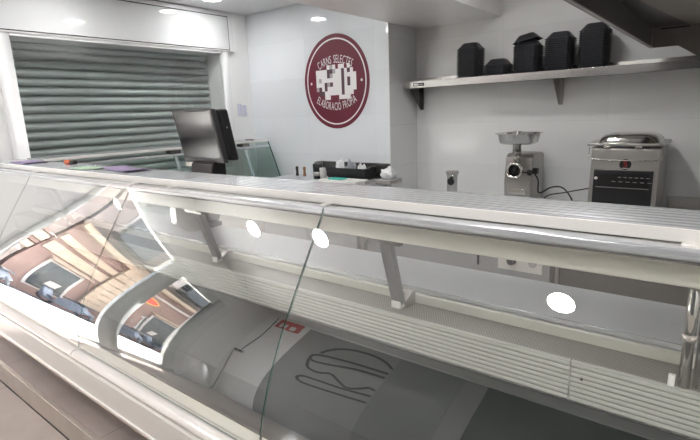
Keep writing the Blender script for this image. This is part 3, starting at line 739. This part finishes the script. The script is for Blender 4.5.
for i in range(len(rings) - 1):
    K = 20; pan.add(rings[i] + rings[i + 1], [(j, (j + 1) % K, K + (j + 1) % K, K + j) for j in range(K)], 0, True)
pan.add(rings[0], [tuple(range(20))[::-1]]); pan.add(rings[-1], [tuple(range(20))])
obj('feed_pan', pan, M_polish, GR)
cbm = [(-1.29, 4.13, TZ + .13), (-1.25, 4.12, TZ + .07), (-1.24, 4.10, TZ - .02), (-1.20, 4.08, TZ - .02), (-1.14, 4.1, TZ + .02), (-1.06, 4.13, TZ + .02), (-.99, 4.12, TZ - .05), (-.95, 4.1, TB + .012)]

obj('cable', MB().tube(smooth(cbm), .006, 8), M_rubber, GR)
tag(obj('power_cord', MB().tube(smooth([(-1.24, 4.20, TB + .008), (-1.18, 4.16, TZ - .06), (-1.05, 4.2, TZ - .03), (-.95, 4.22, TZ - .005), (-.86, 4.25, TZ + .01), (-.845, 4.3, TZ - .02)]), .005, 8), M_rubber), 'thin black power cord running from the grinder towards the vacuum sealer', 'cord')

# ------------------------------------------------------------------ vacuum sealer
vx0, vx1, vy0 = -.825, -.385, 3.95
VS = thing('vacuum_sealer', 'stainless steel chamber vacuum sealer with domed lid and black control panel', 'vacuum sealer', ((vx0 + vx1) / 2, 4.15, TB))
vb = TZ + .36
obj('body', MB().prism([(3.95, TB + .02), (3.93, TB + .05), (3.965, vb - .02), (3.975, vb), (4.42, vb), (4.42, TB + .02)], vx0, vx1, 'x'), M_steel, VS, bevel=.008, seg=3)
obj('lid_frame', MB().box(vx0 - .03, vx1 + .015, 3.945, 4.44, vb + .012, vb + .032), M_steel, VS, bevel=.006)
lid = MB()
rg = []
for (a, b, c, z_) in ((.20, .20, .05, 0), (.185, .19, .07, .035), (.165, .17, .08, .055), (.13, .14, .08, .066), (.05, .06, .04, .07)):
    rg.append(rr(a, b, c, vb + .03 + z_, -.60, 4.18))
for i in range(len(rg) - 1):
    lid.add(rg[i] + rg[i + 1], [(j, (j + 1) % 20, 20 + (j + 1) % 20, 20 + j) for j in range(20)], 0, True)
lid.add(rg[-1], [tuple(range(20))])
obj('lid_dome', lid, M_polish, VS)
for x in (-.72, -.52): obj('lid_catch', MB().box(x - .02, x + .02, 3.94, 3.955, vb - .002, vb + .014), M_nosing, VS, bevel=.002)
obj('lid_handle', MB().tube([(vx0 - .012, 3.95, vb + .0), (vx0 - .012, 3.93, vb - .075), (vx0 + .0, 3.925, vb - .08), (-.60, 3.922, vb - .088), (vx1 - .01, 3.925, vb - .08), (vx1 + .012, 3.93, vb - .072), (vx1 + .012, 3.95, vb)], .004, 8), M_polish, VS)
bd = obj('badge', MB().lathe([(.038, 0), (.038, -.004)], (-.595, 3.957, zz(-.438)), 'y', 32), M_black, VS)
bd['label'] = 'round black badge with a red letter'
def flat(x0, z0):
    return lambda c, u, v: (x0 + c + u, 3.9515, z0 + v)
obj('badge_letter', text_bm('S', .052, flat(-.595, zz(-.452)), sx=1.25), M_red, bd, fix=False)
obj('badge_bar', MB().box(-.615, -.575, 3.951, 3.953, zz(-.467), zz(-.463)), M_white, bd)
cp = obj('control_panel', MB().prism([(3.932, TB + .08), (3.932, TZ + .06), (3.942, TZ + .195), (3.950, TZ + .20), (3.97, TZ + .20), (3.97, TB + .08)], vx0 + .03, vx1 - .03, 'x'), M_black, VS, bevel=.003)
obj('display', MB().box(vx0 + .055, vx1 - .055, 3.926, 3.936, TZ + .085, TZ + .175), M_screen, cp, bevel=.002)
obj('trim_line', MB().box(vx0 + .05, vx1 - .05, 3.925, 3.935, TZ + .072, TZ + .077), M_steel, cp)
obj('knob', MB().lathe([(.011, 0), (.011, -.006)], (-.775, 3.926, TZ + .140), 'y', 20), M_white, cp)
pr_ = MB()
for k in range(6): pr_.box(-.63 + k * .035, -.61 + k * .035, 3.9245, 3.9262, TZ + .150, TZ + .154).box(-.67 + k * .045, -.645 + k * .045, 3.9245, 3.9262, TZ + .118, TZ + .121)
obj('panel_print', pr_, M_lgrey, cp)
for (a, b) in ((vx0 + .04, 4.0), (vx1 - .04, 4.0), (vx0 + .04, 4.38), (vx1 - .04, 4.38)): obj('foot', MB().lathe([(.016, 0), (.018, .022)], (a, b, TB), 'z', 16), M_black, VS)

# small container and flat bag on the table
t = thing('steel_canister', 'small steel canister with a black band left of the meat grinder', 'canister', (-2.07, 4.2, TB))
obj('body', MB().lathe([(.048, TB - TZ), (.050, TB - TZ + .01), (.050, .055), (.055, .06), (.055, .075), (.046, .08), (.044, .075)], (-2.07, 4.2, TZ), 'z', 28), M_polish, t)
obj('lid', MB().lathe([(.057, .076), (.060, .08), (.060, .100), (.05, .107), (.001, .107)], (-2.07, 4.2, TZ), 'z', 28), M_steel, t)
obj('band', MB().lathe([(.034, 0), (.036, -.01), (.030, -.02)], (-2.06, 4.156, TZ + .01), 'y', 20), M_black, t)
tag(obj('plastic_bag', MB().prism([(-1.72, TB), (-1.735, TB + .012), (-1.70, TB + .09), (-1.64, TB + .08), (-1.60, TB + .05), (-1.60, TB)], 3.9, 4.1, 'y'), M_film, bevel=.004), 'white folded plastic bag beside the meat grinder', 'bag')

# ------------------------------------------------------------------ point of sale terminal on the counter worktop
WT = zz(-.652)
PS = thing('sales_terminal', 'black two-sided sales terminal standing on the counter worktop', 'monitor', (-2.6, 1.75, WT))
tl = .0
def leanbox(x0, x1, y0, y1, z0, z1, lean=.10, skew=.0):
    mb = MB().box(x0, x1, y0, y1, z0, z1)
    mb.v = [(x - skew * (z_ - zz(-.25)) , y + lean * (z_ - zz(-.25)), z_) for (x, y, z_) in mb.v]
    return mb
L1 = dict(lean=-.19, skew=.0)
scr = obj('front_screen', leanbox(-2.80, -2.40, 1.828, 1.865, zz(-.272), zz(.052), **L1), M_bezel, PS, bevel=.006)
obj('glass', leanbox(-2.782, -2.418, 1.8255, 1.829, zz(-.240), zz(.036), **L1), M_screen, scr)
rear = obj('rear_screen', leanbox(-2.79, -2.405, 1.895, 1.955, zz(-.262), zz(.050), lean=-.19), M_black, PS, bevel=.012)
obj('back_case', leanbox(-2.78, -2.41, 1.864, 1.896, zz(-.235), zz(.045), lean=-.19), M_black, PS, bevel=.004)
obj('pin', MB().lathe([(.004, 0), (.005, .003)], (-2.405, 1.88, zz(-.06)), 'x', 8), M_polish, rear)
obj('stand_neck', MB().prism([(1.72, WT + .03), (1.80, zz(-.272)), (1.90, zz(-.24)), (1.90, zz(-.35)), (1.815, WT + .03)], -2.69, -2.47, 'x'), M_black, PS, bevel=.01)
obj('stand_base', MB().box(-2.74, -2.44, 1.66, 1.81, WT, WT + .03), M_black, PS, bevel=.01)
obj('card_tag', MB().box(-2.79, -2.72, 1.83, 1.84, zz(-.300), zz(-.272)), M_nosing, PS)

# ------------------------------------------------------------------ things lying on the counter's top shelf
ST = zz(-.267)
t = thing('utility_knife', 'small orange and black gadget lying on the counter top near its left end', 'tool', (-3.45, 1.40, ST))
obj('handle', MB().bar((-3.52, 1.395, ST + .014), (-3.45, 1.40, ST + .014), .03, .026), M_orange, t, bevel=.006)
obj('cap', MB().bar((-3.45, 1.40, ST + .014), (-3.40, 1.405, ST + .014), .032, .026), M_black, t, bevel=.006)
def sheet(name, x0, x1, y0, y1, ang, m_, label, curl=.01, th=.002):
    mb = MB(); v = []; n = 8
    cx, cy = (x0 + x1) / 2, (y0 + y1) / 2; ca, sa = math.cos(ang), math.sin(ang)
    for s in (0, 1):
        for i in range(n + 1):
            for j in (0, 1):
                u = x0 + (x1 - x0) * i / n - cx; w_ = (y0 if j == 0 else y1) - cy
                v.append((cx + u * ca - w_ * sa, cy + u * sa + w_ * ca, ST + .001 + curl * (abs(2 * i / n - 1) ** 3) + s * th))
    o = (n + 1) * 2
    mb.add(v, [(2 * i, 2 * i + 1, 2 * i + 3, 2 * i + 2) for i in range(n)] + [(o + 2 * i, o + 2 * i + 2, o + 2 * i + 3, o + 2 * i + 1) for i in range(n)]
           + [(2 * i, 2 * i + 2, o + 2 * i + 2, o + 2 * i) for i in range(n)] + [(2 * i + 1, o + 2 * i + 1, o + 2 * i + 3, 2 * i + 3) for i in range(n)] + [(0, o, o + 1, 1), (2 * n, 2 * n + 1, o + 2 * n + 1, o + 2 * n)], 0, True)
    return tag(obj(name, mb, m_), label, 'leaflet')
sheet('leaflet', -4.12, -3.84, 1.255, 1.42, .05, M_purple, 'white and purple printed leaflet at the far left end of the counter top', .006)
sheet('leaflet', -2.86, -2.50, 1.30, 1.44, -.12, M_purple, 'purple leaflet lying on the counter top left of the sales terminal', .008)
sheet('leaflet', -3.12, -2.88, 1.26, 1.38, .15, M_greenp, 'pale green leaflet lying left of the purple one on the counter top', .004, .0015)

# ------------------------------------------------------------------ clutter on the worktable by the logo wall
TZ = .906
t = thing('black_crate', 'shallow black plastic crate filled with bags on the work table below the logo', 'crate', (-2.97, 3.80, TZ))
cr_ = MB().box(-3.23, -2.72, 3.70, 3.90, TZ, TZ + .006)
def tapered(x0, x1, y0, y1, z0, z1, e, th=.006):
    mb = MB()
    a = [(x0, y0), (x1, y0), (x1, y1), (x0, y1)]; b = [(x0 - e, y0 - e), (x1 + e, y0 - e), (x1 + e, y1 + e), (x0 - e, y1 + e)]
    ai = [(x0 + th, y0 + th), (x1 - th, y0 + th), (x1 - th, y1 - th), (x0 + th, y1 - th)]; bi = [(x0 - e + th, y0 - e + th), (x1 + e - th, y0 - e + th), (x1 + e - th, y1 + e - th), (x0 - e + th, y1 + e - th)]
    v = [(*p, z0) for p in a] + [(*p, z1) for p in b] + [(*p, z1) for p in bi] + [(*p, z0 + th) for p in ai]
    for r in range(3): mb.add(v, [(r * 4 + j, r * 4 + (j + 1) % 4, r * 4 + 4 + (j + 1) % 4, r * 4 + 4 + j) for j in range(4)])
    mb.add(v, [(3, 2, 1, 0), (12, 13, 14, 15)])
    return mb
obj('tub', tapered(-3.19, -2.76, 3.71, 3.89, TZ + .001, TZ + .135, .025), M_black, t, bevel=.003)
obj('grip', MB().tube([(-2.755, 3.75, TZ + .12), (-2.70, 3.76, TZ + .145), (-2.70, 3.84, TZ + .145), (-2.755, 3.85, TZ + .12)], .01, 8), M_black, t)
def lump(name, c, rx, ry, rz, m_, label, cat, seed):
    rnd = random.Random(seed); bm_ = bmesh.new(); bmesh.ops.create_icosphere(bm_, subdivisions=3, radius=1)
    ph = [rnd.uniform(0, 6) for _ in range(6)]
    mb = MB()
    for v in bm_.verts:
        p = v.co; k = 1 + .16 * math.sin(5 * p.x + ph[0]) * math.sin(6 * p.y + ph[1]) + .12 * math.sin(9 * p.z + ph[2] + 4 * p.x)
        zc = max(p.z, -.55)
        mb.v.append((c[0] + rx * p.x * k, c[1] + ry * p.y * k, c[2] + rz * (zc + .55) * k))
    for f in bm_.faces: mb.f.append([v.index for v in f.verts]); mb.m.append(0); mb.sm.append(True)
    bm_.free()
    return tag(obj(name, mb, m_, fix=False), label, cat)
lump('plastic_bag', (-3.11, 3.80, TZ + .012), .055, .06, .115, M_film, 'white plastic bag at the left inside the black crate', 'bag', 1)
lump('plastic_bag', (-2.975, 3.80, TZ + .012), .055, .06, .112, mat('grey_film', (.30, .31, .34), .3, var=.3, scale=30, bump=.5), 'grey plastic bag in the middle of the black crate', 'bag', 2)
lump('plastic_bag', (-2.84, 3.80, TZ + .012), .052, .055, .100, M_film, 'crumpled clear bag at the right inside the black crate', 'bag', 3)
def slab(name, x0, x1, y0, y1, z0, th, m_, label, cat, tilt=0):
    mb = MB().box(x0, x1, y0, y1, z0, z0 + th)
    return tag(obj(name, mb, m_, bevel=min(.004, th * .4)), label, cat)
slab('paper_pad', -3.12, -2.66, 3.47, 3.66, TZ, .045, M_paper, 'thick pad of white wrapping paper on the work table in front of the crate', 'paper')
slab('teal_packet', -3.03, -2.87, 3.50, 3.60, TZ + .046, .012, M_teal, 'flat teal packet lying on the pad of wrapping paper', 'packet')
tag(obj('paper_cup', MB().lathe([(.030, 0), (.036, .12), (.038, .122), (.034, .12), (.028, .004), (.001, .004)], (-3.275, 3.72, TZ), 'z', 24), M_paper), 'white paper cup between the canister and the black crate', 'cup')
t = thing('coffee_canister', 'black and silver canister at the left end of the steel upstand', 'canister', (-3.40, 3.78, TZ))
obj('body', MB().lathe([(.05, 0), (.05, .10), (.052, .11), (.052, .15), (.045, .155), (.001, .155)], (-3.40, 3.78, TZ), 'z', 28), M_black, t)
obj('label_band', MB().lathe([(.0512, .03), (.0525, .03), (.0525, .075), (.0512, .075)], (-3.40, 3.78, TZ), 'z', 28, caps=False), M_steel, t)
slab('folded_sacks', -2.70, -2.655, 3.60, 3.80, TZ, .03, M_lgrey, 'grey folded sacks against the upstand', 'sack')
for k, (zb, mm, lb) in enumerate(((0, M_palest, 'lowest folded white sack at the right end of the clutter'), (.022, M_lgrey, 'grey folded sack between the two pale ones at the right'))):
    slab('folded_sack', -2.61 + .0, -2.44, 3.70 - .01 * k, 3.90, TZ + zb * 1.0, .020, mm, lb, 'sack')
lump('plastic_bag', (-2.53, 3.80, TZ + .044), .075, .07, .062, M_film, 'crumpled white bag on top of the folded sacks', 'bag', 5)
# two knives' handles standing in a small block left of the clutter
for (x, mm, lb) in ((-3.77, M_black, 'black sharpening steel handle standing on the work table, left of the brown one'), (-3.66, M_wood, 'brown wooden handle standing on the work table beside the black one')):
    t = thing('upright_handle', lb, 'handle', (x, 3.85, TZ))
    obj('grip', MB().lathe([(.014, .0), (.018, .01), (.013, .05), (.017, .09), (.012, .105), (.001, .107)], (x, 3.85, TZ + .001), 'z', 16), mm, t)
    obj('ferrule', MB().lathe([(.0155, .0), (.0155, .008)], (x, 3.85, TZ), 'z', 16), M_polish, t)
# thing on the window case
tag(obj('scissors', MB().tube([(-4.42, 3.70, zz(-.262)), (-4.36, 3.76, zz(-.262))], .005, 8).lathe([(.018, 0), (.02, .004), (.012, .006)], (-4.34, 3.74, zz(-.268)), 'z', 16).lathe([(.018, 0), (.02, .004), (.012, .006)], (-4.38, 3.78, zz(-.268)), 'z', 16), M_black), 'small dark scissors on the white case top beside the switches', 'scissors')

# ------------------------------------------------------------------ recessed ceiling lamps, plus unseen ones added as fill light
M_led = emis('led_diffuser', (1, .99, .97), LAMP)
LP = [(-4.17, 3.22, ZC, 'above the far left corner by the logo wall'), (-3.0, 2.75, ZC, 'above the aisle, in front of the logo'),
      (-4.0, 1.85, ZC, 'above the middle of the shuttered window'),
      (-.78, -.50, ZC, 'on the customer side, nearest the camera'), (-2.80, -.31, ZC, 'on the customer side, third from the door'), (-3.70, -.33, ZC, 'on the customer side, closest to the door'),
      (1.3, -.5, ZC, 'added unseen as fill on the customer side, farthest from the door'), (1.2, -1.6, ZC, 'added unseen as fill on the customer side by the front wall'), (.9, 3.0, ZC, 'added unseen as fill above the aisle beyond the hood')] + [(-1.2, 3.25, ZC, 'added unseen to brighten the back wall, right above the meat grinder aisle'), (-1.2, 2.2, ZC, 'added unseen as fill above the aisle between bulkhead and hood'), (.55, -1.0, ZC, 'added unseen as fill on the customer side, diagonally behind the camera'), (1.9, -1.1, ZC, 'added unseen as fill on the customer side beside the right wall'), (-3.5, .25, ZC, 'over the customer side of the counter, nearest the window'), (-.6, .3, ZC, 'added unseen as fill over the counter, straight above the camera'), (.9, .4, ZC, 'added unseen as fill over the customer side of the counter, farthest right')]  # all but the one nearest the window are added out of view to brighten the room
l0 = l1 = None
M_led2 = emis('led_diffuser_bright', (1, .98, .96), LAMP2)
for (x, y, z_, lb) in LP:
    if l0 is None:
        l0 = thing('ceiling_downlight', '', 'ceiling lamp', (x, y, z_), 'round recessed ceiling lamps')
        obj('trim_ring', MB().lathe([(.085, -.0005), (.098, -.001), (.10, -.004), (.094, -.008), (.085, -.008), (.085, -.0005)], (x, y, z_), 'z', 40, caps=False), M_framew, l0)
        obj('diffuser', MB().lathe([(.085, -.001), (.085, -.005)], (x, y, z_), 'z', 40), M_led, l0); t = l0
    else: t = copy_tree(l0); t.location = (x, y, z_)
    if y < 0:
        d = [c for c in t.children if c.name.startswith('diffuser')][0]
        if l1 is None: l1 = d.data.copy(); l1.materials[0] = M_led2
        d.data = l1
    t['label'] = 'round recessed ceiling lamp ' + lb
